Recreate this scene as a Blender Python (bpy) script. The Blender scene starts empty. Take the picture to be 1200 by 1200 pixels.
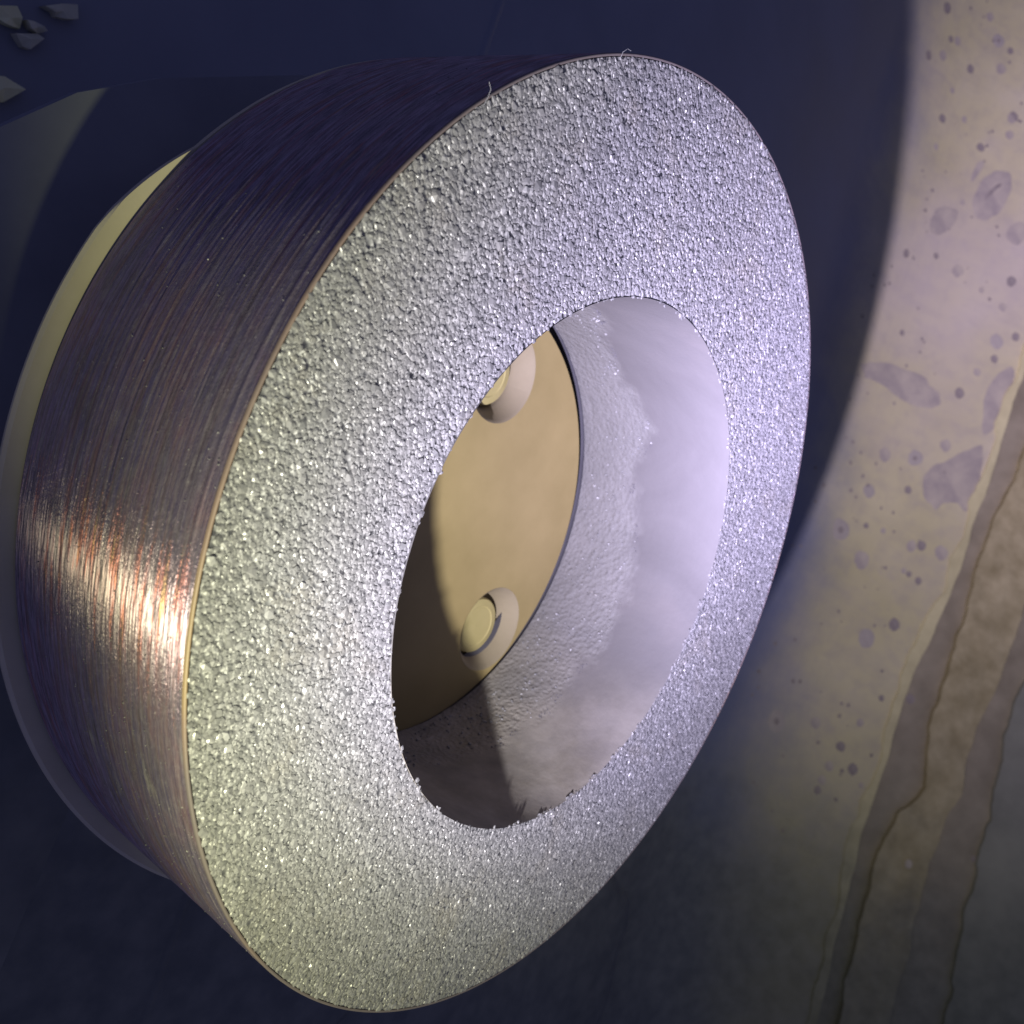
import bpy, math, random
import numpy as np
from mathutils import Matrix, Vector
from mathutils.geometry import delaunay_2d_cdt

scene = bpy.context.scene
COL = scene.collection
rng = np.random.default_rng(7)
random.seed(7)

# ---------------------------------------------------------------- frame
# Everything is modelled in the wheel's own frame (radius 1 = 10 cm, x across
# the face, y down the face, z along the spindle into the machine) and stood in
# the world by one rotation W2.
U = 0.1
RC = Matrix(((0.5386713, -0.37476586, -0.75457523),
             (0.26403143, 0.9255957, -0.27121949),
             (0.80007539, -0.05313342, 0.59754181)))
TC = Vector((0.20693302, 0.1217323, 1.93512697))
AX = Matrix(((1, 0, 0), (0, 0, 1), (0, -1, 0)))
CAM_H = 1.0
W2 = (AX @ RC)
ORI = (AX @ TC) * U + Vector((0, 0, CAM_H))


def world_pt(p):
    return W2 @ (Vector(p) * U) + ORI


# ---------------------------------------------------------------- camera
cam_d = bpy.data.cameras.new('camera')
cam = bpy.data.objects.new('camera', cam_d)
COL.objects.link(cam)
cam.location = (0, 0, CAM_H)
cam.rotation_euler = (math.radians(90), 0, 0)
cam_d.sensor_width = 36
cam_d.lens = 36 * 1036.947 / 1200
cam_d.clip_start = 0.005
cam_d.clip_end = 50
cam_d.dof.use_dof = True
cam_d.dof.focus_distance = 0.165
cam_d.dof.aperture_fstop = 32
scene.camera = cam

# ---------------------------------------------------------------- world
world = bpy.data.worlds.new('World')
scene.world = world
world.use_nodes = True
bg = world.node_tree.nodes['Background']
bg.inputs['Color'].default_value = (0.27, 0.30, 0.70, 1)
bg.inputs['Strength'].default_value = 0.21

# ---------------------------------------------------------------- inspection torch
LAMP = Vector((-1.3214, 0.8525, -0.7853))
BEAM = Vector((0.79188, -0.60922, 0.04226))
ld = bpy.data.lights.new('torch_beam', 'SPOT')
ld.energy = 35.0
ld.spot_size = math.radians(129)
ld.spot_blend = 0.32
ld.shadow_soft_size = 0.0028
lamp = bpy.data.objects.new('torch_beam', ld)
COL.objects.link(lamp)
lamp.location = world_pt(LAMP)
axis_w = (W2 @ BEAM).normalized()
lamp.rotation_euler = axis_w.to_track_quat('-Z', 'Y').to_euler()
# LED beam: cool violet core, yellow rim, intensity falling with the angle
ld.use_nodes = True
lt = ld.node_tree
em = lt.nodes['Emission']
geo = lt.nodes.new('ShaderNodeNewGeometry')
dot = lt.nodes.new('ShaderNodeVectorMath'); dot.operation = 'DOT_PRODUCT'
dot.inputs[1].default_value = axis_w
lt.links.new(geo.outputs['Incoming'], dot.inputs[0])


def lmath(op, a, b=None):
    n = lt.nodes.new('ShaderNodeMath'); n.operation = op
    for i, v in enumerate((a, b)):
        if v is None:
            continue
        if isinstance(v, (int, float)):
            n.inputs[i].default_value = v
        else:
            lt.links.new(v, n.inputs[i])
    return n.outputs[0]


ang = lmath('ARCCOSINE', lmath('MINIMUM', dot.outputs['Value'], 0.99999))
fall = lmath('EXPONENT', lmath('MULTIPLY', lmath('POWER', lmath('DIVIDE', ang, math.radians(19.3)), 1.366), -1))
lt.links.new(lmath('ADD', fall, 0.003), em.inputs['Strength'])
lr = lt.nodes.new('ShaderNodeValToRGB')
lt.links.new(lmath('DIVIDE', ang, math.radians(60)), lr.inputs['Fac'])
cr = lr.color_ramp
cr.elements[0].position = 0.16; cr.elements[0].color = (0.98, 0.87, 1.48, 1)
cr.elements[1].position = 0.95; cr.elements[1].color = (1.10, 1.10, 0.55, 1)
e = cr.elements.new(0.54); e.color = (0.98, 0.91, 1.28, 1)
e = cr.elements.new(0.75); e.color = (1.05, 1.04, 0.84, 1)
lt.links.new(lr.outputs['Color'], em.inputs['Color'])

scene.view_settings.view_transform = 'Standard'
scene.view_settings.look = 'None'
scene.view_settings.exposure = 0
scene.view_settings.gamma = 1
scene.cycles.max_bounces = 6


# ---------------------------------------------------------------- helpers
def empty(name, base, label, cat):
    o = bpy.data.objects.new(name, None)
    COL.objects.link(o)
    o.empty_display_size = 0.02
    o.matrix_world = Matrix.Translation(world_pt(base)) @ W2.to_4x4()
    o['label'] = label
    o['category'] = cat
    o['base'] = list(base)
    return o


def meshdata(name, verts, faces, smooth=True, uv=None):
    v = np.asarray(verts, dtype=np.float64) * U
    me = bpy.data.meshes.new(name)
    me.from_pydata(v.tolist(), [], [tuple(int(i) for i in f) for f in faces])
    if uv is not None:
        lay = me.uv_layers.new(name='UVMap')
        idx = np.empty(len(me.loops), dtype=np.int32)
        me.loops.foreach_get('vertex_index', idx)
        lay.data.foreach_set('uv', np.asarray(uv, dtype=np.float32)[idx].ravel())
    me.polygons.foreach_set('use_smooth', [smooth] * len(me.polygons))
    me.update()
    return me


def obj(name, verts, faces, mat, parent, smooth=True, uv=None, kind=None, label=None, base=None):
    """one mesh object under parent; verts in wheel coordinates"""
    root = parent
    off = np.zeros(3)
    while root is not None:
        if 'base' in root:
            off = off + np.array(root['base'])
        root = root.parent
    b = np.zeros(3) if base is None else np.array(base) - off
    me = meshdata(name, np.asarray(verts, float) - off - b, faces, smooth, uv)
    me.materials.append(mat)
    o = bpy.data.objects.new(name, me)
    COL.objects.link(o)
    o.parent = parent
    o.location = Vector(b) * U
    if base is not None:
        o['base'] = b.tolist()
    if kind:
        o['kind'] = kind
    if label:
        o['label'] = label
    return o


def grid_faces(nu, nv, wrap_u=False, flip=False):
    """vertex index = iu*nv + iv"""
    f = []
    for i in range(nu if wrap_u else nu - 1):
        i2 = (i + 1) % nu
        for j in range(nv - 1):
            q = (i * nv + j, i2 * nv + j, i2 * nv + j + 1, i * nv + j + 1)
            f.append(q[::-1] if flip else q)
    return f


def lathe(profile, n, cx=0.0, cy=0.0, flip=False):
    """profile: list of (r, z); returns verts, faces, uv (arc, z). seam duplicated"""
    th = np.linspace(0, 2 * np.pi, n + 1)
    p = np.array(profile)
    V = np.stack([cx + np.outer(np.cos(th), p[:, 0]), cy + np.outer(np.sin(th), p[:, 0]),
                  np.outer(np.ones(n + 1), p[:, 1])], -1).reshape(-1, 3)
    s = np.concatenate([[0], np.cumsum(np.hypot(*np.diff(p, axis=0).T))])
    uv = np.stack([np.repeat(th, len(p)), np.tile(s, n + 1)], -1)
    return V, grid_faces(n + 1, len(p), False, flip), uv


_NZ = {}


def vnoise(x, y, seed=0):
    """smooth value noise, numpy"""
    if seed not in _NZ:
        _NZ[seed] = np.random.default_rng(seed).random((256, 256))
    r = _NZ[seed]
    xi = np.floor(x).astype(int); yi = np.floor(y).astype(int)
    fx = x - xi; fy = y - yi
    fx = fx * fx * (3 - 2 * fx); fy = fy * fy * (3 - 2 * fy)
    g = lambda a, b: r[a % 256, b % 256]
    return (g(xi, yi) * (1 - fx) + g(xi + 1, yi) * fx) * (1 - fy) + (g(xi, yi + 1) * (1 - fx) + g(xi + 1, yi + 1) * fx) * fy


def fbm(x, y, seed=0, octv=4):
    t = 0; a = 0.5
    for k in range(octv):
        t = t + a * (vnoise(x * 2 ** k, y * 2 ** k, seed + k) - 0.5); a *= 0.5
    return t


class Mat:
    """small node-graph builder"""
    def __init__(s, name):
        s.m = bpy.data.materials.new(name); s.m.use_nodes = True
        s.t = s.m.node_tree; s.b = s.t.nodes['Principled BSDF']; s.out = s.t.nodes['Material Output']

    def n(s, typ, **kw):
        nd = s.t.nodes.new(typ)
        for k, v in kw.items():
            setattr(nd, k, v)
        return nd

    def put(s, sock, v):
        if isinstance(v, bpy.types.NodeSocket):
            s.t.links.new(v, sock)
        elif isinstance(v, (tuple, list)) and len(v) == 3 and sock.type == 'RGBA':
            sock.default_value = (*v, 1)
        else:
            sock.default_value = v

    def set(s, **kw):
        for k, v in kw.items():
            s.put(s.b.inputs[k.replace('_', ' ')], v)

    def coord(s, kind='Object', scale=(1, 1, 1)):
        tc = s.n('ShaderNodeTexCoord'); mp = s.n('ShaderNodeMapping')
        s.t.links.new(tc.outputs[kind], mp.inputs['Vector']); mp.inputs['Scale'].default_value = scale
        return mp.outputs[0]

    def noise(s, vec, scale=5, detail=4, rough=0.55, dist=0.0):
        nd = s.n('ShaderNodeTexNoise'); s.put(nd.inputs['Vector'], vec)
        nd.inputs['Scale'].default_value = scale; nd.inputs['Detail'].default_value = detail
        nd.inputs['Roughness'].default_value = rough; nd.inputs['Distortion'].default_value = dist
        return nd.outputs['Fac']

    def voronoi(s, vec, scale=5, feature='F1', out='Distance'):
        nd = s.n('ShaderNodeTexVoronoi', feature=feature); s.put(nd.inputs['Vector'], vec)
        nd.inputs['Scale'].default_value = scale
        return nd.outputs[out]

    def ramp(s, fac, stops):
        nd = s.n('ShaderNodeValToRGB'); s.put(nd.inputs['Fac'], fac); c = nd.color_ramp
        while len(c.elements) < len(stops):
            c.elements.new(0.5)
        for el, (p, v) in zip(c.elements, stops):
            el.position = p
            el.color = (v, v, v, 1) if isinstance(v, (int, float)) else (*v, 1)
        return nd.outputs['Color']

    def mix(s, fac, a, b, blend='MIX'):
        nd = s.n('ShaderNodeMix', data_type='RGBA', blend_type=blend)
        s.put(nd.inputs[0], fac); s.put(nd.inputs[6], a); s.put(nd.inputs[7], b)
        return nd.outputs[2]

    def math(s, op, a, b=0.0):
        nd = s.n('ShaderNodeMath', operation=op); s.put(nd.inputs[0], a); s.put(nd.inputs[1], b)
        return nd.outputs[0]

    def bump(s, h, strength=0.5, dist=0.001, normal=None):
        nd = s.n('ShaderNodeBump'); nd.inputs['Strength'].default_value = strength
        nd.inputs['Distance'].default_value = dist; s.put(nd.inputs['Height'], h)
        if normal is not None:
            s.put(nd.inputs['Normal'], normal)
        return nd.outputs['Normal']


# outlines on the liner, (u, w) in sheet coordinates
EDGE_A = [(6.394, -3.646), (6.344, -2.747), (6.309, -1.948), (6.273, -1.304), (6.235, -0.807), (6.179, -0.513), (6.122, -0.22), (6.126, 0.112), (6.108, 0.582), (6.086, 0.982), (6.1, 1.617), (6.133, 2.419)]
EDGE_B = [(6.642, -3.227), (6.567, -2.618), (6.469, -1.869), (6.425, -1.642), (6.398, -1.353), (6.407, -1.012), (6.391, -0.664), (6.387, -0.325), (6.371, 0.015), (6.403, 0.155), (6.441, 0.318), (6.457, 0.476), (6.384, 0.603), (6.3, 0.734), (6.28, 0.905), (6.244, 1.112), (6.247, 1.431), (6.255, 1.808), (6.28, 2.36)]
EDGE_C = [(6.965, -2.917), (6.85, -1.599), (6.816, -1.07), (6.796, -0.756), (6.761, -0.373), (6.689, -0.011), (6.701, 0.412), (6.666, 0.653), (6.617, 0.964), (6.636, 1.276), (6.627, 1.722), (6.634, 2.217)]
EDGE_D = [(7.156, -2.991), (7.068, -1.685), (7.01, -0.976), (6.952, -0.548), (6.94, -0.078), (6.975, 0.433), (6.981, 0.882), (6.981, 1.328), (7.016, 2.063)]
BIG_DROP = [(5.592, -4.049), (5.642, -3.918), (5.715, -3.915), (5.788, -3.966), (5.839, -4.046), (5.875, -4.182), (5.871, -4.309), (5.834, -4.394), (5.778, -4.388), (5.712, -4.363), (5.654, -4.279), (5.607, -4.184)]
DROP_B = [(5.301, -3.731), (5.329, -3.669), (5.407, -3.652), (5.461, -3.707), (5.512, -3.796), (5.523, -3.892), (5.489, -3.93), (5.414, -3.919), (5.345, -3.88), (5.317, -3.814)]
DROP_C = [(5.921, -3.897), (5.949, -3.847), (6.007, -3.817), (6.059, -3.837), (6.095, -3.919), (6.08, -4.003), (6.03, -4.029), (5.967, -3.997)]
DROP_D = [(5.538, -4.217), (5.559, -4.195), (5.589, -4.276), (5.612, -4.355), (5.614, -4.401), (5.57, -4.399), (5.548, -4.343)]
STREAK = [(5.081, -2.365), (5.121, -2.304), (5.199, -2.325), (5.282, -2.325), (5.391, -2.307), (5.483, -2.28), (5.602, -2.278), (5.713, -2.285), (5.774, -2.323), (5.785, -2.385), (5.754, -2.446), (5.692, -2.465), (5.651, -2.514), (5.547, -2.523), (5.412, -2.518), (5.29, -2.502), (5.17, -2.463), (5.065, -2.408)]
SMEAR_A = [(6.213, -2.842), (6.154, -2.746), (6.116, -2.623), (6.107, -2.497), (6.139, -2.379), (6.152, -2.277), (6.183, -2.239), (6.233, -2.287), (6.249, -2.387), (6.255, -2.496), (6.274, -2.612), (6.286, -2.725), (6.286, -2.833)]
SMEAR_B = [(6.152, -2.17), (6.068, -2.066), (5.959, -1.952), (5.859, -1.857), (5.817, -1.755), (5.825, -1.674), (5.873, -1.601), (5.936, -1.576), (5.975, -1.535), (6.005, -1.603), (6.055, -1.651), (6.137, -1.655), (6.189, -1.619), (6.222, -1.702), (6.234, -1.812), (6.229, -1.987), (6.208, -2.121)]
DOTS = [(5.154, -4.574, 0.0332), (5.173, -4.332, 0.0245), (5.548, -4.505, 0.0336), (5.528, -4.007, 0.0244), (5.736, -4.849, 0.0431), (5.747, -4.699, 0.0342), (4.843, -4.953, 0.0334), (4.99, -5.048, 0.0424), (5.278, -5.09, 0.0345), (5.535, -5.214, 0.0439), (5.449, -5.435, 0.0533), (5.089, -5.24, 0.0346), (5.019, -5.213, 0.0258), (5.73, -4.847, 0.0431), (5.18, -3.396, 0.0309), (5.64, -3.444, 0.0474), (5.338, -2.785, 0.0226), (6.084, -3.01, 0.055), (6.102, -2.864, 0.0312), (6.0, -2.715, 0.0309), (5.91, -2.499, 0.0381), (5.479, -1.813, 0.051), (5.713, -1.878, 0.059), (5.432, -1.497, 0.0503), (5.728, -1.621, 0.0293), (5.915, -2.063, 0.0449), (5.296, -1.121, 0.0775), (5.524, -0.968, 0.0641), (5.989, -0.978, 0.0291), (5.862, -1.011, 0.0217), (5.906, -1.0, 0.0217), (5.868, -1.214, 0.0436), (5.943, -1.244, 0.0365), (6.101, -1.25, 0.0515), (5.902, -0.594, 0.0432), (5.725, -0.415, 0.0641), (5.956, -0.034, 0.0215), (5.851, 0.201, 0.0285), (5.22, 0.425, 0.0758), (5.53, 0.328, 0.0422), (5.758, 0.424, 0.0355), (6.391, -0.086, 0.0514), (6.194, -0.108, 0.0363), (5.718, 0.592, 0.0355), (5.888, 0.545, 0.0429), (5.69, 0.709, 0.0355), (5.68, 0.792, 0.0284), (5.981, 0.633, 0.0216), (6.098, 0.546, 0.0217), (6.63, 0.223, 0.0223), (6.953, 0.829, 0.0228), (6.464, 1.038, 0.0297), (6.64, 0.729, 0.0224), (5.629, -1.246, 0.0216), (5.489, -1.232, 0.0215), (6.221, -0.733, 0.022), (6.056, 0.273, 0.0288), (6.142, -0.77, 0.0219), (6.07, -3.521, 0.0403), (6.059, -3.294, 0.0318), (6.217, -3.098, 0.0317), (5.862, -3.366, 0.0238), (5.438, -3.494, 0.0236), (5.173, -4.839, 0.0253), (5.57, -5.394, 0.0267), (5.319, -5.592, 0.0358), (4.896, -5.412, 0.0433), (5.35, -4.669, 0.0253)]


# ---------------------------------------------------------------- materials
def mat_liner():
    m = Mat('liner_paint'); v = m.coord('Object', (1, 1, 1))
    a = m.noise(v, 9, 5); b = m.noise(v, 90, 4); c = m.noise(m.coord('Object', (14, 60, 14)), 1.2, 3)
    col = m.ramp(a, [(0.3, (0.58, 0.51, 0.235)), (0.55, (0.66, 0.58, 0.29)), (0.75, (0.70, 0.615, 0.37))])
    col = m.mix(m.ramp(b, [(0.45, 0.0), (0.8, 0.35)]), col, (0.36, 0.31, 0.25))
    col = m.mix(m.ramp(c, [(0.5, 0.0), (0.8, 0.3)]), col, (0.42, 0.36, 0.26))
    col = m.mix(m.ramp(m.noise(v, 3.2, 4, 0.6), [(0.42, 0.0), (0.66, 0.6)]), col, (0.60, 0.50, 0.42))
    col = m.mix(m.ramp(m.noise(v, 26, 6, 0.7, 1.0), [(0.56, 0.0), (0.72, 0.5)]), col, (0.50, 0.43, 0.29))
    # shadow tone painted in: slate blue on the sheet's rear, feathering into the cream
    sep = m.n('ShaderNodeSeparateXYZ'); m.put(sep.inputs[0], v)
    edge = m.math('ADD', sep.outputs['X'], m.math('MULTIPLY', m.math('SUBTRACT', m.noise(v, 7, 5, 0.6), 0.5), 0.09))
    edge = m.math('SUBTRACT', edge, m.math('MULTIPLY', sep.outputs['Y'], 0.08))
    mr = m.n('ShaderNodeMapRange', interpolation_type='SMOOTHSTEP'); m.put(mr.inputs[0], edge)
    mr.inputs[1].default_value = 0.19; mr.inputs[2].default_value = 0.258
    col = m.mix(mr.outputs[0], m.ramp(a, [(0.3, (0.175, 0.19, 0.235)), (0.7, (0.25, 0.265, 0.32))]), col)
    sl = m.n('ShaderNodeMapRange', interpolation_type='SMOOTHSTEP')   # shade painted into the colour: dark ragged olive over the lower part
    m.put(sl.inputs[0], m.math('ADD', sep.outputs['Y'], m.math('MULTIPLY', m.math('SUBTRACT', m.noise(v, 9, 6, 0.65), 0.5), 0.25)))
    sl.inputs[1].default_value = -0.44; sl.inputs[2].default_value = -0.26
    col = m.mix(m.math('MULTIPLY', sl.outputs[0], 0.8), col, m.ramp(b, [(0.35, (0.13, 0.135, 0.10)), (0.7, (0.21, 0.21, 0.155))]))
    m.set(Base_Color=col, Roughness=m.ramp(a, [(0.3, 0.42), (0.7, 0.62)]), Normal=m.bump(b, 0.25, 0.0006))
    m.b.inputs['Specular IOR Level'].default_value = 0.25
    return m.m


def mat_simple(name, c0, c1, rough=0.6, scale=40, bump=0.2, metallic=0.0, spec=0.4, low_shade=None):
    m = Mat(name); v = m.coord('Object')
    a = m.noise(v, scale, 6, 0.6)
    col = m.ramp(a, [(0.3, c0), (0.7, c1)])
    if low_shade is not None:                     # the same painted-in olive shade as low on the liner
        sep = m.n('ShaderNodeSeparateXYZ'); m.put(sep.inputs[0], v)
        sl = m.n('ShaderNodeMapRange', interpolation_type='SMOOTHSTEP')
        m.put(sl.inputs[0], m.math('ADD', sep.outputs['Y'], m.math('MULTIPLY', m.math('SUBTRACT', m.noise(v, 9, 6, 0.65), 0.5), 0.25)))
        sl.inputs[1].default_value = low_shade - 0.44; sl.inputs[2].default_value = low_shade - 0.26
        col = m.mix(m.math('MULTIPLY', sl.outputs[0], 0.8), col, m.ramp(m.noise(v, 90, 4), [(0.35, (0.13, 0.135, 0.10)), (0.7, (0.21, 0.21, 0.155))]))
    m.set(Base_Color=col, Roughness=rough, Metallic=metallic,
          Normal=m.bump(a, bump, 0.0008))
    m.b.inputs['Specular IOR Level'].default_value = spec
    return m.m


def mat_grain():
    m = Mat('abrasive_grit')
    at = m.n('ShaderNodeAttribute', attribute_name='tone'); f = at.outputs['Fac']
    v = m.coord('Object')
    patch = m.noise(v, 22, 5, 0.65)
    col = m.ramp(f, [(0.0, (0.15, 0.15, 0.146)), (0.35, (0.205, 0.202, 0.195)), (0.8, (0.265, 0.26, 0.252)), (1.0, (0.38, 0.375, 0.36))])
    col = m.mix(m.ramp(patch, [(0.42, 0.0), (0.70, 0.6)]), col, (0.19, 0.185, 0.17))
    col = m.mix(m.ramp(m.noise(v, 60, 4, 0.6), [(0.55, 0.0), (0.75, 0.35)]), col, (0.24, 0.21, 0.15))
    m.set(Base_Color=col, Metallic=0.2, Roughness=m.ramp(f, [(0.0, 0.6), (1.0, 0.36)]))
    m.b.inputs['Specular IOR Level'].default_value = 0.7
    return m.m


def mat_face():
    m = Mat('abrasive_bond'); v = m.coord('Object')
    a = m.noise(v, 900, 3); b = m.voronoi(v, 900)
    m.set(Base_Color=m.ramp(a, [(0.3, (0.20, 0.20, 0.195)), (0.7, (0.28, 0.275, 0.268))]), Roughness=0.55, Metallic=0.2,
          Normal=m.bump(b, 1.0, 0.0008))
    return m.m


def mat_band():
    """circumferentially scratched copper-brown rim; uv = (angle, z)"""
    m = Mat('brushed_rim')
    fine = m.noise(m.coord('UV', (9.0, 260, 1)), 1.0, 4, 0.65)
    mid = m.noise(m.coord('UV', (3.0, 70, 1)), 1.0, 3, 0.6)
    gouge = m.noise(m.coord('UV', (2.2, 95, 1)), 1.0, 2, 0.5)
    wide = m.noise(m.coord('UV', (4.5, 9, 1)), 1.0, 5, 0.65)
    mott = m.noise(m.coord('UV', (60, 75, 1)), 1.0, 4, 0.7)
    speck = m.noise(m.coord('UV', (230, 230, 1)), 1.0, 2, 0.6)
    smear = m.noise(m.coord('UV', (7, 26, 1)), 1.0, 4, 0.65)
    col = m.ramp(wide, [(0.3, (0.115, 0.10, 0.13)), (0.48, (0.17, 0.135, 0.16)), (0.7, (0.235, 0.135, 0.145))])
    col = m.mix(m.ramp(fine, [(0.40, 0.40), (0.58, 0.0)]), col, (0.10, 0.088, 0.10))
    col = m.mix(m.ramp(mott, [(0.45, 0.0), (0.72, 0.45)]), col, (0.30, 0.265, 0.28))
    col = m.mix(m.ramp(gouge, [(0.30, 0.75), (0.37, 0.0)]), col, (0.065, 0.058, 0.075))
    col = m.mix(m.ramp(smear, [(0.58, 0.0), (0.74, 0.7)]), col, (0.36, 0.34, 0.31))
    col = m.mix(m.ramp(speck, [(0.67, 0.0), (0.73, 0.85)]), col, (0.62, 0.58, 0.56))
    bmp = m.bump(mid, 0.2, 0.0005)
    bmp = m.bump(fine, 0.45, 0.0003, bmp)
    bmp = m.bump(mott, 0.3, 0.0003, bmp)
    bmp = m.bump(speck, 0.25, 0.0003, bmp)
    m.set(Base_Color=col, Roughness=0.5, Metallic=0.0, Normal=bmp)
    gl = m.n('ShaderNodeBsdfAnisotropic', distribution='GGX')
    tint = m.ramp(m.noise(m.coord('UV', (5, 62, 1)), 1.0, 3, 0.55), [(0.36, (1.0, 0.84, 1.0)), (0.54, (1.0, 0.72, 0.90)), (0.61, (0.98, 0.36, 0.34)), (0.68, (1.0, 0.62, 0.36))])
    m.put(gl.inputs['Color'], tint)
    gl.inputs['Roughness'].default_value = 0.74
    gl.inputs['Anisotropy'].default_value = 0.93
    tg = m.n('ShaderNodeTangent', direction_type='UV_MAP'); tg.uv_map = 'UVMap'
    m.put(gl.inputs['Tangent'], tg.outputs[0])
    gl.inputs['Rotation'].default_value = BAND_ROT
    tilt = m.bump(m.noise(m.coord('UV', (30, 240, 1)), 1.0, 4, 0.65), 0.5, 0.0005, m.bump(m.noise(m.coord('UV', (150, 420, 1)), 1.0, 2, 0.6), 0.35, 0.0003))
    m.put(gl.inputs['Normal'], tilt)
    ms = m.n('ShaderNodeMixShader')
    streak = m.ramp(m.noise(m.coord('UV', (14, 230, 1)), 1.0, 4, 0.7), [(0.42, 0.02), (0.60, 0.45)])
    m.put(ms.inputs[0], streak)
    m.t.links.new(m.b.outputs[0], ms.inputs[1]); m.t.links.new(gl.outputs[0], ms.inputs[2])
    m.t.links.new(ms.outputs[0], m.out.inputs['Surface'])
    return m.m


BAND_ROT = 0.0


def mat_bore():
    """pale matte skin at the mouth, coarser and greyer towards the back ('coarse'), dust lying in the bottom"""
    m = Mat('bore_skin'); v = m.coord('Object')
    co = m.n('ShaderNodeAttribute', attribute_name='coarse').outputs['Fac']
    a = m.noise(v, 26, 6, 0.6, 0.8); b = m.noise(v, 120, 5, 0.6); f = m.noise(v, 520, 4, 0.7); k = m.voronoi(v, 800)
    smooth = m.ramp(a, [(0.3, (0.098, 0.094, 0.090)), (0.55, (0.117, 0.112, 0.107)), (0.8, (0.140, 0.131, 0.122))])
    smooth = m.mix(m.ramp(b, [(0.5, 0.0), (0.85, 0.4)]), smooth, (0.115, 0.112, 0.108))
    rough = m.ramp(a, [(0.3, (0.140, 0.138, 0.128)), (0.55, (0.165, 0.161, 0.150)), (0.75, (0.19, 0.184, 0.172))])
    rough = m.mix(m.ramp(f, [(0.52, 0.0), (0.75, 0.6)]), rough, (0.115, 0.112, 0.108))
    col = m.mix(co, smooth, rough)
    sep = m.n('ShaderNodeSeparateXYZ'); m.put(sep.inputs[0], v)
    low = m.n('ShaderNodeMapRange'); m.put(low.inputs[0], sep.outputs['Y'])
    low.inputs[1].default_value = 0.018; low.inputs[2].default_value = 0.052
    dust = m.math('MULTIPLY', low.outputs[0], m.ramp(m.noise(v, 45, 6, 0.65), [(0.30, 0.35), (0.60, 1.0)]))
    col = m.mix(dust, col, m.ramp(m.noise(v, 70, 5, 0.65), [(0.35, (0.22, 0.20, 0.155)), (0.6, (0.31, 0.285, 0.235))]))
    nm = m.bump(f, 0.15, 0.0004, m.bump(b, 0.25, 0.0008))
    nr = m.bump(k, 0.5, 0.0005, m.bump(f, 0.7, 0.0007))
    mixn = m.n('ShaderNodeMix', data_type='VECTOR')
    m.put(mixn.inputs[0], co); m.put(mixn.inputs[4], nm); m.put(mixn.inputs[5], nr)
    m.set(Base_Color=col, Roughness=0.62, Normal=mixn.outputs[1])
    m.b.inputs['Specular IOR Level'].default_value = 0.15
    return m.m


def mat_edge():
    m = Mat('copper_edge'); v = m.coord('Object')
    a = m.noise(v, 11, 3); b = m.noise(v, 160, 3)
    col = m.ramp(a, [(0.48, (0.15, 0.125, 0.12)), (0.60, (0.23, 0.16, 0.12)), (0.72, (0.46, 0.34, 0.11))])
    m.set(Base_Color=col, Roughness=0.5, Normal=m.bump(b, 0.4, 0.0005))
    return m.m


M_LINER = mat_liner()
M_BACK = mat_simple('back_panel_paint', (0.22, 0.21, 0.185), (0.30, 0.285, 0.25), 0.7, 12)
M_CHANNEL = mat_simple('oily_channel', (0.27, 0.225, 0.125), (0.42, 0.355, 0.205), 0.6, 35, 0.5, low_shade=0.0)
M_RIB = mat_simple('crusted_rib', (0.34, 0.275, 0.115), (0.55, 0.46, 0.22), 0.7, 60, 0.8, low_shade=0.0)
M_CRUST = mat_simple('yellow_crust', (0.56, 0.49, 0.22), (0.74, 0.65, 0.30), 0.8, 45, 0.8, low_shade=0.0)
M_FAR = mat_simple('far_liner', (0.20, 0.195, 0.125), (0.36, 0.345, 0.225), 0.8, 14, 0.3, low_shade=0.0)
M_OIL = mat_simple('oil_film', (0.37, 0.315, 0.24), (0.60, 0.52, 0.33), 0.7, 55, 0.1, 0.0, 0.1)
M_DARKOIL = mat_simple('dark_oil', (0.27, 0.225, 0.17), (0.40, 0.34, 0.25), 0.7, 200, 0.1, 0.0, 0.1)
M_PALE = mat_simple('faint_oil', (0.45, 0.39, 0.28), (0.51, 0.45, 0.32), 0.7, 200, 0.1, 0.0, 0.1)
M_GUARD = mat_simple('guard_steel', (0.22, 0.23, 0.27), (0.29, 0.30, 0.34), 0.6, 30, 0.3, low_shade=0.26)
M_FLAKE = mat_simple('flake_metal', (0.74, 0.72, 0.38), (0.82, 0.80, 0.48), 0.6, 120, 0.3)
M_FLAKE_DIM = mat_simple('flake_grey', (0.46, 0.45, 0.34), (0.58, 0.57, 0.44), 0.7, 120, 0.3)
M_FLANGE = mat_simple('flange_paint', (0.58, 0.52, 0.37), (0.68, 0.61, 0.46), 0.6, 50, 0.25)
M_PLATE = mat_simple('tan_plate', (0.265, 0.207, 0.083), (0.335, 0.262, 0.112), 0.55, 40, 0.12, 0.0, 0.3)
M_HOLE = mat_simple('machined_hole', (0.22, 0.185, 0.115), (0.27, 0.23, 0.15), 0.7, 60, 0.2, 0.0, 0.15)
M_BOLT = mat_simple('bolt_steel', (0.36, 0.31, 0.12), (0.42, 0.36, 0.16), 0.5, 90, 0.15)
M_SEAL = mat_simple('dark_seal', (0.06, 0.058, 0.066), (0.08, 0.077, 0.085), 0.8, 90, 0.1)
M_COPPER = mat_edge()
M_GRAIN = mat_grain(); M_FACE = mat_face(); M_BAND = mat_band(); M_BORE = mat_bore()
M_CRUMB = mat_simple('dark_crumb', (0.07, 0.065, 0.07), (0.12, 0.115, 0.12), 0.7, 200, 0.0)
M_FIBRE = mat_simple('fibre', (0.4, 0.4, 0.4), (0.5, 0.5, 0.5), 0.6, 90, 0.0)

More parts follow.
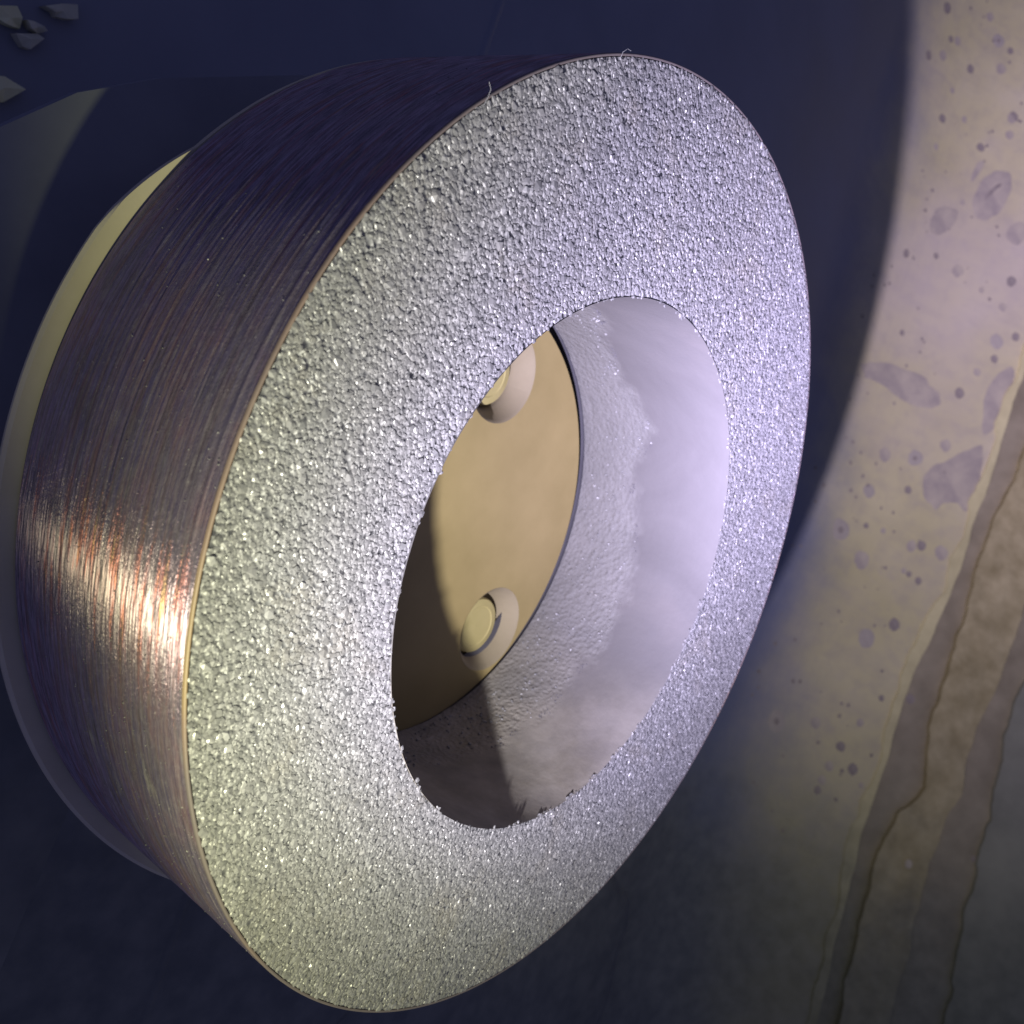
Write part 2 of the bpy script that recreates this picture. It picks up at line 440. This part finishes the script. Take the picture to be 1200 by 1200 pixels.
# ---------------------------------------------------------------- machine housing (the sheet-metal chamber behind the wheel)
TH0 = math.atan(-0.0815); X1, RB, BEND = 4.3, 1.5, math.radians(52)
Z1 = 1.817 - 0.0815 * X1
LA = RB * BEND


def S(u, w, h=0.0):
    """point on the liner: u along the sheet, w down it, h off it towards the wheel"""
    if u < X1:
        x, z, d = u, 1.817 - 0.0815 * u, TH0
    else:
        s = u - X1; a = min(s, LA) / RB
        x = X1 + RB * (math.sin(-TH0 + a) - math.sin(-TH0)); z = Z1 - RB * (math.cos(-TH0) - math.cos(-TH0 + a)); d = TH0 - a
        if s > LA:
            x += (s - LA) * math.cos(d); z += (s - LA) * math.sin(d)
    return (x + h * math.sin(d), w, z - h * math.cos(d) - 0.0851 * w)


housing = empty('machine_housing', (3.2, 4.5, 1.2), 'tan sheet metal machine housing curving round behind the grinding wheel, spotted with oil', 'machine housing')

W0, W1_ = -9.0, 4.5


def sheet(name, ua, ub, n, hw, mat, thick=0.03, h=0.0, amp=0.0, seed=0):
    """plate following the liner between the lines ua(w) and ub(w), with real thickness"""
    ws = np.linspace(W0, W1_, hw)
    V = []; nu = n + 1
    for lay in (h, h - thick):
        for w in ws:
            a, b = ua(w), ub(w)
            for i in range(nu):
                u = a + (b - a) * i / n
                d = amp * float(fbm(np.array(u * 3.0), np.array(w * 3.0), seed, 4)) if lay == h else 0.0
                V.append(S(u, w, lay + d))
    N = nu * hw
    F = []
    for j in range(hw - 1):
        for i in range(n):
            q = (j * nu + i, j * nu + i + 1, (j + 1) * nu + i + 1, (j + 1) * nu + i)
            F.append(q); F.append(tuple(N + k for k in q[::-1]))
        a = j * nu; b = (j + 1) * nu
        F.append((a, b, N + b, N + a)); F.append((b + n, a + n, N + a + n, N + b + n))
    for i in range(n):
        F.append((i + 1, i, N + i, N + i + 1)); k = (hw - 1) * nu
        F.append((k + i, k + i + 1, N + k + i + 1, N + k + i))
    return obj(name, V, F, mat, housing, smooth=False)


def line(pts, wob=0.0, seed=0):
    p = sorted(pts, key=lambda q: q[1]); us = [q[0] for q in p]; ws = [q[1] for q in p]
    return lambda w: float(np.interp(w, ws, us)) + wob * float(fbm(np.array(w * 5.0), np.array(0.3), seed, 6))


o = sheet('back_panel', lambda w: -4.0, lambda w: 0.748, 12, 40, M_LINER)
o = sheet('liner_panel', lambda w: 0.752, line(EDGE_A, 0.05, 3), 90, 220, M_LINER)
for p in o.data.polygons:
    p.use_smooth = False
# dark channel floor behind the ribs
sheet('channel_floor', lambda w: 5.7, lambda w: 9.5, 10, 60, M_CHANNEL, 0.03, -0.065)
sheet('rib', line(EDGE_B, 0.09, 11), line(EDGE_C, 0.08, 17), 14, 420, M_RIB, 0.07, -0.005, 0.05, 5)
sheet('crust_ridge', lambda w: line(EDGE_A, 0.05, 3)(w) - 0.05 - 0.16 * max(0.0, float(fbm(np.array(w * 4.0), np.array(2.2), 29, 5)) + 0.12), lambda w: line(EDGE_A, 0.05, 3)(w) - 0.004, 6, 260, M_CRUST, 0.02, 0.012, 0.03, 8)
sheet('side_panel', line(EDGE_D, 0.12, 23), lambda w: 9.6, 14, 360, M_FAR, 0.05, -0.03, 0.02, 9)
# the thin raised seam between the two rear panels
V = []; F = []
for j, w in enumerate(np.linspace(W0, W1_, 60)):
    for du, dh in ((-0.022, -0.003), (-0.012, 0.002), (0.0, 0.004), (0.012, 0.002), (0.022, -0.003)):
        V.append(S(0.75 + du, w, dh + 0.002))
    if j:
        for k in range(4):
            F.append(((j - 1) * 5 + k, (j - 1) * 5 + k + 1, j * 5 + k + 1, j * 5 + k))
obj('seam_bead', V, F, M_LINER, housing)


def blob(name, outline, mat, h=0.02, label=None, sub=3, soft=0.35, h0=0.0):
    """a low drop or film with a bevelled edge lying on the liner"""
    P = np.array(outline)
    for _ in range(sub - 1):                       # Chaikin rounding
        Q = np.roll(P, -1, 0); P = np.stack([0.75 * P + 0.25 * Q, 0.25 * P + 0.75 * Q], 1).reshape(-1, 2)
    c = P.mean(0); n = len(P); V = []; F = []
    ext = float(np.ptp(P, axis=0).max())
    nn = np.arange(n) / n * 2 * np.pi
    P = c + (P - c) * (1 + 0.26 * fbm(4 + 3 * np.cos(nn) + 20 * ext, 4 + 3 * np.sin(nn), 61, 5))[:, None]
    for s, hh in ((1.0, h0 + 0.0015), (1 - 0.3 * soft, h0 + 0.6 * h), (1 - soft, h0 + 0.92 * h), (0.3, h0 + h)):
        for q in c + (P - c) * s:
            V.append(S(q[0], q[1], hh))
    V.append(S(c[0], c[1], h0 + h))
    for k in range(3):
        for i in range(n):
            i2 = (i + 1) % n
            F.append((k * n + i, k * n + i2, (k + 1) * n + i2, (k + 1) * n + i))
    for i in range(n):
        F.append((3 * n + i, 3 * n + (i + 1) % n, 4 * n))
    b = S(c[0], c[1], 0)
    return obj(name, V, F, mat, housing, label=label, base=b)


blob('oil_drop', BIG_DROP, M_OIL, 0.004, 'largest oval oil drop near the right edge, with a dark core')
blob('oil_drop', DROP_B, M_OIL, 0.004, 'round oil drop left of the largest oval drop')
blob('oil_drop', DROP_C, M_OIL, 0.004, 'oil drop cut by the right edge of the photo')
blob('oil_drop', DROP_D, M_OIL, 0.004, 'small slanted oil dab above the largest drop')
blob('oil_streak', STREAK, M_OIL, 0.004, 'long purple-grey oil streak running out of the wheel shadow')
blob('oil_smear', SMEAR_A, M_OIL, 0.004, 'narrow oil smear along the panel edge')
blob('oil_smear', SMEAR_B, M_OIL, 0.004, 'broad purple-grey oil smear by the panel edge')
bd = np.array(BIG_DROP).mean(0)
blob('oil_core', [(bd[0] - 0.045 + dx, bd[1] + dy) for dx, dy in ((0.0, 0.10), (0.03, 0.02), (0.09, -0.08), (0.11, -0.12), (0.07, -0.11), (0.02, -0.03), (-0.02, 0.06))], M_DARKOIL, 0.006)


def edge_a(w):
    return line(EDGE_A)(w)


for k, (u, w, r) in enumerate(DOTS):
    rr = random.Random(k)
    ea, eb, ec = edge_a(w), line(EDGE_B)(w), line(EDGE_C)(w)
    if min(abs(u - ea + 0.04), abs(u - eb), abs(u - ec)) < r + 0.05:
        continue
    h0 = 0.0 if u < ea else (-0.065 if u < eb else (0.012 if u < ec else -0.065))
    big = r > 0.05
    hh = 0.0
    pts = []
    for a in range(9):
        t = a / 9 * 2 * math.pi; q = r * (0.88 + 0.24 * rr.random())
        pts.append((u + q * math.cos(t) * 1.0, w + q * math.sin(t) * 1.15))
    mt = M_PALE if (big and k % 3) else (M_OIL if k % 2 else M_DARKOIL)
    blob('oil_spot', pts, mt, 0.003, sub=3, h0=h0)
    if big and k % 2 == 0:
        blob('spot_core', [(u + 0.35 * (x - u), w + 0.35 * (y - w)) for x, y in pts], M_DARKOIL, 0.005, sub=3, h0=h0)
# fine stray specks, too many to pick out
V = []; F = []
for k in range(120):
    u = rng.uniform(4.9, 6.0); w = rng.uniform(-6, 1.2); r = rng.uniform(0.006, 0.017)
    if u > edge_a(w) - 0.12:
        continue
    b0 = len(V)
    for a in range(6):
        V.append(S(u + r * math.cos(a * 1.047) * rng.uniform(0.7, 1.2), w + r * math.sin(a * 1.047) * rng.uniform(0.7, 1.3), 0.003))
    V.append(S(u, w, 0.007))
    for a in range(6):
        F.append((b0 + a, b0 + (a + 1) % 6, b0 + 6))
obj('oil_speckle', V, F, M_DARKOIL, housing, kind='stuff')

# rounded casting low behind the wheel
BOSS = [(2.6, 1.75), (3.3, 1.62), (3.95, 1.72), (4.22, 1.85), (4.29, 2.05), (4.27, 2.3), (4.33, 2.75), (4.4, 3.6), (2.8, 4.2), (1.6, 3.6), (1.5, 2.3)]
blob('boss', BOSS, M_LINER, 0.05, soft=0.10)

# ---------------------------------------------------------------- guard plate at the left, its top edge cut at a slant
def prism(poly, z0, z1, holes=()):
    n = len(poly)
    V = [(x, y, z0) for x, y in poly] + [(x, y, z1) for x, y in poly]
    F = [tuple(range(n))[::-1], tuple(range(n, 2 * n))] + [(i, (i + 1) % n, n + (i + 1) % n, n + i) for i in range(n)]
    return V, F


V, F = prism([(-1.75, 0.67), (-1.24, -0.08), (-1.06, -0.345), (-0.975, -0.47), (-0.84, -0.60), (-0.55, -0.82), (-0.35, -0.95), (-0.35, 1.5), (-1.75, 1.5)], 0.95, 0.985)
gb = np.array([-1.05, 1.5, 0.965])
me = meshdata('guard_plate', np.array(V) - gb, F, False); me.materials.append(M_GUARD)
o = bpy.data.objects.new('guard_plate', me); COL.objects.link(o)
o.matrix_world = Matrix.Translation(world_pt(gb)) @ W2.to_4x4()
o['label'] = 'dull grey steel guard plate with slanted top edge, left of the wheel'; o['category'] = 'guard plate'

# ---------------------------------------------------------------- flakes caught in the dark corner at the upper left
FLAKES = [
    ('olive pointed metal flake in the top left corner, brightest of the flakes', M_FLAKE,
     [[-0.875, -0.82], [-0.836, -0.85], [-0.815, -0.83], [-0.805, -0.804], [-0.822, -0.795], [-0.846, -0.788], [-0.87, -0.79]], 1.955),
    ('flat grey metal flake lying highest, right of the olive flake', M_FLAKE_DIM,
     [[-0.779, -0.896], [-0.749, -0.901], [-0.741, -0.893], [-0.715, -0.905], [-0.69, -0.925], [-0.703, -0.962], [-0.74, -0.935]], 1.95),
    ('small dim metal flake between the olive flake and the flat grey one', M_FLAKE_DIM,
     [[-0.804, -0.832], [-0.784, -0.843], [-0.76, -0.845], [-0.747, -0.841], [-0.764, -0.82], [-0.785, -0.818]], 1.948),
    ('dark grey three-cornered metal flake below the olive flake', M_FLAKE_DIM,
     [[-0.816, -0.78], [-0.79, -0.80], [-0.764, -0.82], [-0.749, -0.815], [-0.768, -0.767], [-0.786, -0.762]], 1.944),
    ('grey metal flake at the left edge, just above the guard plate', M_FLAKE,
     [[-0.83, -0.64], [-0.80, -0.658], [-0.777, -0.658], [-0.745, -0.657], [-0.777, -0.594], [-0.82, -0.57]], 1.930),
]
for k, (lab, mt, poly, z) in enumerate(FLAKES):
    P = np.array(poly); c = P.mean(0); rr = np.random.default_rng(40 + k)
    fl = []
    n = len(P)
    front = [(p[0], p[1], z - 0.02 - rr.random() * 0.02) for p in P]
    rear = [(p[0], p[1], z + 0.004) for p in c + (P - c) * 1.02]
    V = front + rear + [(c[0], c[1], z - 0.035)]
    F = [(i, (i + 1) % n, 2 * n) for i in range(n)] + [(n + i, n + (i + 1) % n, (i + 1) % n, i) for i in range(n)] + [tuple(range(n, 2 * n))]
    b = np.array([c[0], c[1], z])
    me = meshdata('metal_flake', np.array(V) - b, F, False)
    me.materials.append(mt)
    o = bpy.data.objects.new('metal_flake', me); COL.objects.link(o)
    o.matrix_world = Matrix.Translation(world_pt(b)) @ W2.to_4x4()
    o['label'] = lab; o['category'] = 'metal flake'; o['group'] = 'metal flakes in the dark corner'

# ---------------------------------------------------------------- the grinding wheel
RI, T, RF, TF, RD, D = 0.5813, 0.516, 1.0425, 0.526, 0.576, 0.466
CX, CY, RO2 = -0.0405, 0.0215, 1.0088
wheel = empty('grinding_wheel', (0, 0, T), 'grey gritty grinding ring with brushed copper-brown rim, bolted on its mount', 'grinding wheel')

# bond under the grit: annulus with an off-centre hole, edge rounded over
n = 720
th = np.linspace(0, 2 * np.pi, n, endpoint=False)
rows = []
for k in range(13):
    s = k / 12
    inner = np.stack([CX + RI * np.cos(th), CY + RI * np.sin(th)], 1); outer = np.stack([0.994 * np.cos(th), 0.994 * np.sin(th)], 1)
    rows.append(np.concatenate([inner * (1 - s) + outer * s, np.full((n, 1), 0.0014)], 1))
V = np.stack(rows, 1).reshape(-1, 3)
obj('abrasive_bond', V, grid_faces(n, 13, True), M_FACE, wheel)

# grit: crushed crystals, each its own faceted solid
t = (1 + 5 ** 0.5) / 2
ICO = np.array([(-1, t, 0), (1, t, 0), (-1, -t, 0), (1, -t, 0), (0, -1, t), (0, 1, t), (0, -1, -t), (0, 1, -t), (t, 0, -1), (t, 0, 1), (-t, 0, -1), (-t, 0, 1)])
ICO /= np.linalg.norm(ICO[0])
ICOF = np.array([(0, 11, 5), (0, 5, 1), (0, 1, 7), (0, 7, 10), (0, 10, 11), (1, 5, 9), (5, 11, 4), (11, 10, 2), (10, 7, 6), (7, 1, 8), (3, 9, 4), (3, 4, 2), (3, 2, 6), (3, 6, 8), (3, 8, 9), (4, 9, 5), (2, 4, 11), (6, 2, 10), (8, 6, 7), (9, 8, 1)])


def crystals(name, P, size, parent, mat, flat=0.8, seed=0):
    """P (n,3) centres, size (n,) radii -> one mesh of separate faceted grains"""
    g = np.random.default_rng(seed); n = len(P)
    q = g.normal(size=(n, 4)); q /= np.linalg.norm(q, axis=1)[:, None]
    w, x, y, z = q.T
    R = np.stack([1 - 2 * (y * y + z * z), 2 * (x * y - z * w), 2 * (x * z + y * w), 2 * (x * y + z * w), 1 - 2 * (x * x + z * z), 2 * (y * z - x * w),
                  2 * (x * z - y * w), 2 * (y * z + x * w), 1 - 2 * (x * x + y * y)], -1).reshape(n, 3, 3)
    loc = ICO[None] * g.uniform(0.72, 1.25, (n, 12, 1)) * g.uniform(0.7, 1.25, (n, 1, 3))
    V = np.einsum('nij,nkj->nki', R, loc) * size[:, None, None]
    V[:, :, 2] *= flat
    V = V + P[:, None, :] - np.array(wheel['base'])
    Fc = (ICOF[None] + (np.arange(n) * 12)[:, None, None]).reshape(-1, 3)
    me = bpy.data.meshes.new(name)
    me.vertices.add(n * 12); me.vertices.foreach_set('co', (V * U).astype(np.float32).ravel())
    m = len(Fc)
    me.loops.add(m * 3); me.loops.foreach_set('vertex_index', Fc.astype(np.int32).ravel())
    me.polygons.add(m); me.polygons.foreach_set('loop_start', np.arange(0, m * 3, 3, dtype=np.int32))
    me.update(calc_edges=True)
    me.polygons.foreach_set('use_smooth', np.zeros(m, dtype=bool))
    at = me.attributes.new('tone', 'FLOAT', 'POINT'); at.data.foreach_set('value', np.repeat(g.random(n), 12).astype(np.float32))
    me.validate()
    me.materials.append(mat)
    o = bpy.data.objects.new(name, me); COL.objects.link(o); o.parent = parent
    o['kind'] = 'stuff'
    return o


NG = 80000
P = rng.uniform(-1, 1, (NG * 2, 2)); rad = np.hypot(P[:, 0], P[:, 1]); rin = np.hypot(P[:, 0] - CX, P[:, 1] - CY)
wob = 0.004 * np.sin(np.arctan2(P[:, 1], P[:, 0]) * 37) + 0.003 * rng.normal(size=len(P))
P = P[(rad < 0.992) & (rin > RI + 0.004 + wob)][:NG]
sz = rng.uniform(0.0030, 0.0060, len(P)) * np.where(rng.random(len(P)) < 0.06, 1.5, 1.0)
zz = 0.0018 + rng.uniform(-0.0012, 0.0012, len(P))
crystals('abrasive_grit', np.column_stack([P, zz]), sz, wheel, M_GRAIN, 0.5, 1)

# brushed rim: turned grooves are real steps in the profile
zs = np.linspace(0.006, T, 190)
g = np.random.default_rng(3)
groove = np.convolve(g.normal(size=200), [0.25, 0.5, 0.25], 'same')[:190] * 0.0006
prof = [(0.9965, 0.0015)] + [(1.0 + (RO2 - 1.0) * (z / T) + d, z) for z, d in zip(zs, groove)]
V, F, uv = lathe(prof, 540)
obj('brushed_rim', V, F, M_BAND, wheel, uv=uv)
# bright grit dust clinging to the rim
m = 900
a = rng.uniform(math.radians(112), math.radians(222), m); zc = rng.uniform(0.01, 0.51, m)
keep = fbm(a * 5, zc * 9, 97, 4) + rng.normal(size=m) * 0.10 > 0.02
a, zc = a[keep], zc[keep]
crystals('grit_dust', np.column_stack([1.0003 * np.cos(a) * (1 + 0.0085 * zc / T), 1.0003 * np.sin(a) * (1 + 0.0085 * zc / T), zc]), rng.uniform(0.0006, 0.0015, len(a)), wheel, M_GRAIN, 1.0, 12)
# thin copper edge where the rim turns onto the face
V, F, uv = lathe([(0.9955, 0.0015), (0.9978, 0.0), (0.9995, 0.0007), (1.0006, 0.003), (1.0008, 0.006)], 540)
obj('copper_edge', V, F, M_COPPER, wheel)

# bore: smooth skin, then the coarse gritty layer standing a little proud at the back
EDGE_TH = [-180, -120, -93.6, -88.9, -75.1, -65.6, -58.2, -52.6, -47.0, -42.9, -38.0, -31.4, -23.8, -15.2, -3.6, 6.7, 17.9, 28.8, 48.2, 67.5, 110, 180]
EDGE_Z = [0.27, 0.25, 0.26, 0.263, 0.293, 0.301, 0.275, 0.257, 0.219, 0.229, 0.276, 0.285, 0.288, 0.243, 0.214, 0.215, 0.225, 0.232, 0.250, 0.27, 0.29, 0.27]
nb = 900
th = np.linspace(-np.pi, np.pi, nb + 1)
ze = np.interp(np.degrees(th), EDGE_TH, EDGE_Z) + 0.030 * fbm(th * 16, 0 * th, 31, 6)
nz = 110
TT, ZZ = np.meshgrid(th, np.linspace(-0.001, 0.4625, nz), indexing='ij')
coarse = np.clip((ZZ - ze[:, None] + 0.09 * fbm(TT * 12, ZZ * 22, 51, 5) + 0.02) / 0.05, 0, 1)
rr_ = RI + 0.002 * fbm(TT * 6, ZZ * 12, 21, 3) + coarse * (0.0012 + 0.0030 * fbm(TT * 40, ZZ * 70, 41, 4) + 0.003 * fbm(TT * 9, ZZ * 15, 45, 3))
V = np.stack([CX + rr_ * np.cos(TT), CY + rr_ * np.sin(TT), ZZ], -1).reshape(-1, 3)
o = obj('bore_wall', V, grid_faces(nb + 1, nz, False, True), M_BORE, wheel)
at = o.data.attributes.new('coarse', 'FLOAT', 'POINT'); at.data.foreach_set('value', coarse.ravel().astype(np.float32))
# crumbs of dark residue along the ragged boundary
m = 900
a = rng.uniform(-1.75, 1.2, m); keep = fbm(a * 22, 0 * a, 91, 4) > 0.02
a = a[keep]; zc = np.interp(a, th, ze) + rng.normal(size=len(a)) * 0.004
crystals('dark_crumb', np.column_stack([CX + (RI + 0.0005) * np.cos(a), CY + (RI + 0.0005) * np.sin(a), zc]), rng.uniform(0.0008, 0.0024, len(a)), wheel, M_CRUMB, 1.0, 8)
# loose bright grains stuck to that layer
m = 1500
a = rng.uniform(-np.pi * 0.62, np.pi * 0.75, m); zc = rng.uniform(0.19, 0.445, m)
ok = zc > np.interp(np.degrees(a), EDGE_TH, EDGE_Z) + 0.004
clump = fbm(a * 6, zc * 14, 77, 3) + rng.normal(size=m) * 0.06 > -0.02
a, zc = a[ok & clump], zc[ok & clump]
r0 = RI + 0.0008
crystals('loose_grit', np.column_stack([CX + r0 * np.cos(a), CY + r0 * np.sin(a), zc]), rng.uniform(0.0018, 0.0046, len(a)), wheel, M_GRAIN, 1.0, 5)

# dark seal in the gap between bore and plate
V, F, uv = lathe([(RI + 0.001, 0.464), (RI + 0.020, 0.466), (RI + 0.020, 0.51), (0.50, 0.51)], 240, CX, CY, True)
obj('seal', V, F, M_SEAL, wheel)

# mounting flange behind the rim
V, F, uv = lathe([(0.60, TF), (1.0, TF), (1.036, TF), (RF, TF + 0.004), (RF, TF + 0.010), (RF - 0.003, TF + 0.013), (0.60, TF + 0.013)], 720)
aa = np.degrees(np.arctan2(V[:, 1], V[:, 0])) % 360          # shadow built into the outline: flange top trimmed back to end its lit strip
cut = np.clip((aa - 188.0) / 15.0, 0, 1) ** 1.5 * np.clip((335 - aa) / 6.0, 0, 1)
rr_ = np.hypot(V[:, 0], V[:, 1]); lim = np.minimum(rr_, RF + 0.002 - cut * 0.036)
V[:, 0] *= lim / rr_; V[:, 1] *= lim / rr_
obj('flange', V, F, M_FLANGE, wheel, smooth=False)

# tan back plate with two counterbored holes
DX, DY = CX - 0.008, CY + 0.013
HOLES = [(0.338, 0.262, 0.122), (-0.017, -0.360, 0.122)]
HD = 0.085


def circ2(x, y, r, n):
    return [Vector((x + r * math.cos(2 * math.pi * k / n), y + r * math.sin(2 * math.pi * k / n))) for k in range(n)]


pts = []; faces_in = []
for (x, y, r, nn) in [(DX, DY, RD, 220)] + [(hx, hy, hr, 64) for hx, hy, hr in HOLES]:
    c0 = circ2(x, y, r, nn); faces_in.append(list(range(len(pts), len(pts) + nn))); pts += c0
vv, ee, ff, _, _, of = delaunay_2d_cdt(pts, [], faces_in, 1, 1e-5)
ff = [f for f, src in zip(ff, of) if set(src) == {0}]
V = [(p.x, p.y, D) for p in vv]
nv0 = len(V)
rim = circ2(DX, DY, RD, 220)
V += [(p.x, p.y, D) for p in rim] + [(p.x, p.y, D + 0.03) for p in rim]
F = [tuple(f) for f in ff] + [(nv0 + i, nv0 + (i + 1) % 220, nv0 + 220 + (i + 1) % 220, nv0 + 220 + i) for i in range(220)]
plate = obj('back_plate', V, F, M_PLATE, wheel, smooth=False)
for hx, hy, hr in HOLES:
    # the hole: countersunk lip, wall and floor
    V, F, uv = lathe([(hr + 0.0005, D - 0.0005), (hr - 0.006, D + 0.004), (0.096, D + 0.050), (0.093, D + 0.056), (0.093, D + HD), (0.002, D + HD)], 64, hx, hy, True)
    o = obj('counterbore', V, F, M_HOLE, plate, smooth=True)
    b = 0.082; bx, by = hx - 0.007, hy + 0.007
    V, F, uv = lathe([(b * 0.98, D + HD), (b, D + 0.050), (b * 0.96, D + 0.043), (b * 0.74, D + 0.040), (b * 0.70, D + 0.042), (0.001, D + 0.042)], 48, bx, by, True)
    obj('bolt', V, F, M_BOLT, plate, smooth=False)


# two stray fibres on the top edge
def tube(pts, r, name):
    V = []; F = []
    for p in pts:
        for k in range(6):
            V.append((p[0] + r * math.cos(k * 1.0472), p[1], p[2] + r * math.sin(k * 1.0472)))
    for j in range(len(pts) - 1):
        for k in range(6):
            F.append((j * 6 + k, j * 6 + (k + 1) % 6, (j + 1) * 6 + (k + 1) % 6, (j + 1) * 6 + k))
    obj(name, V, F, M_FIBRE, wheel)


tube([(-0.8345, -0.5374, 0.0), (-0.834, -0.550, -0.001), (-0.8345, -0.563, -0.001), (-0.842, -0.569, 0.0)], 0.0004, 'stray_fibre')
tube([(-0.595, -0.794, 0.0), (-0.597, -0.804, -0.002), (-0.590, -0.815, -0.003), (-0.580, -0.8185, -0.003)], 0.0004, 'stray_fibre')

for o in list(COL.objects):
    if 'base' in o:
        del o['base']
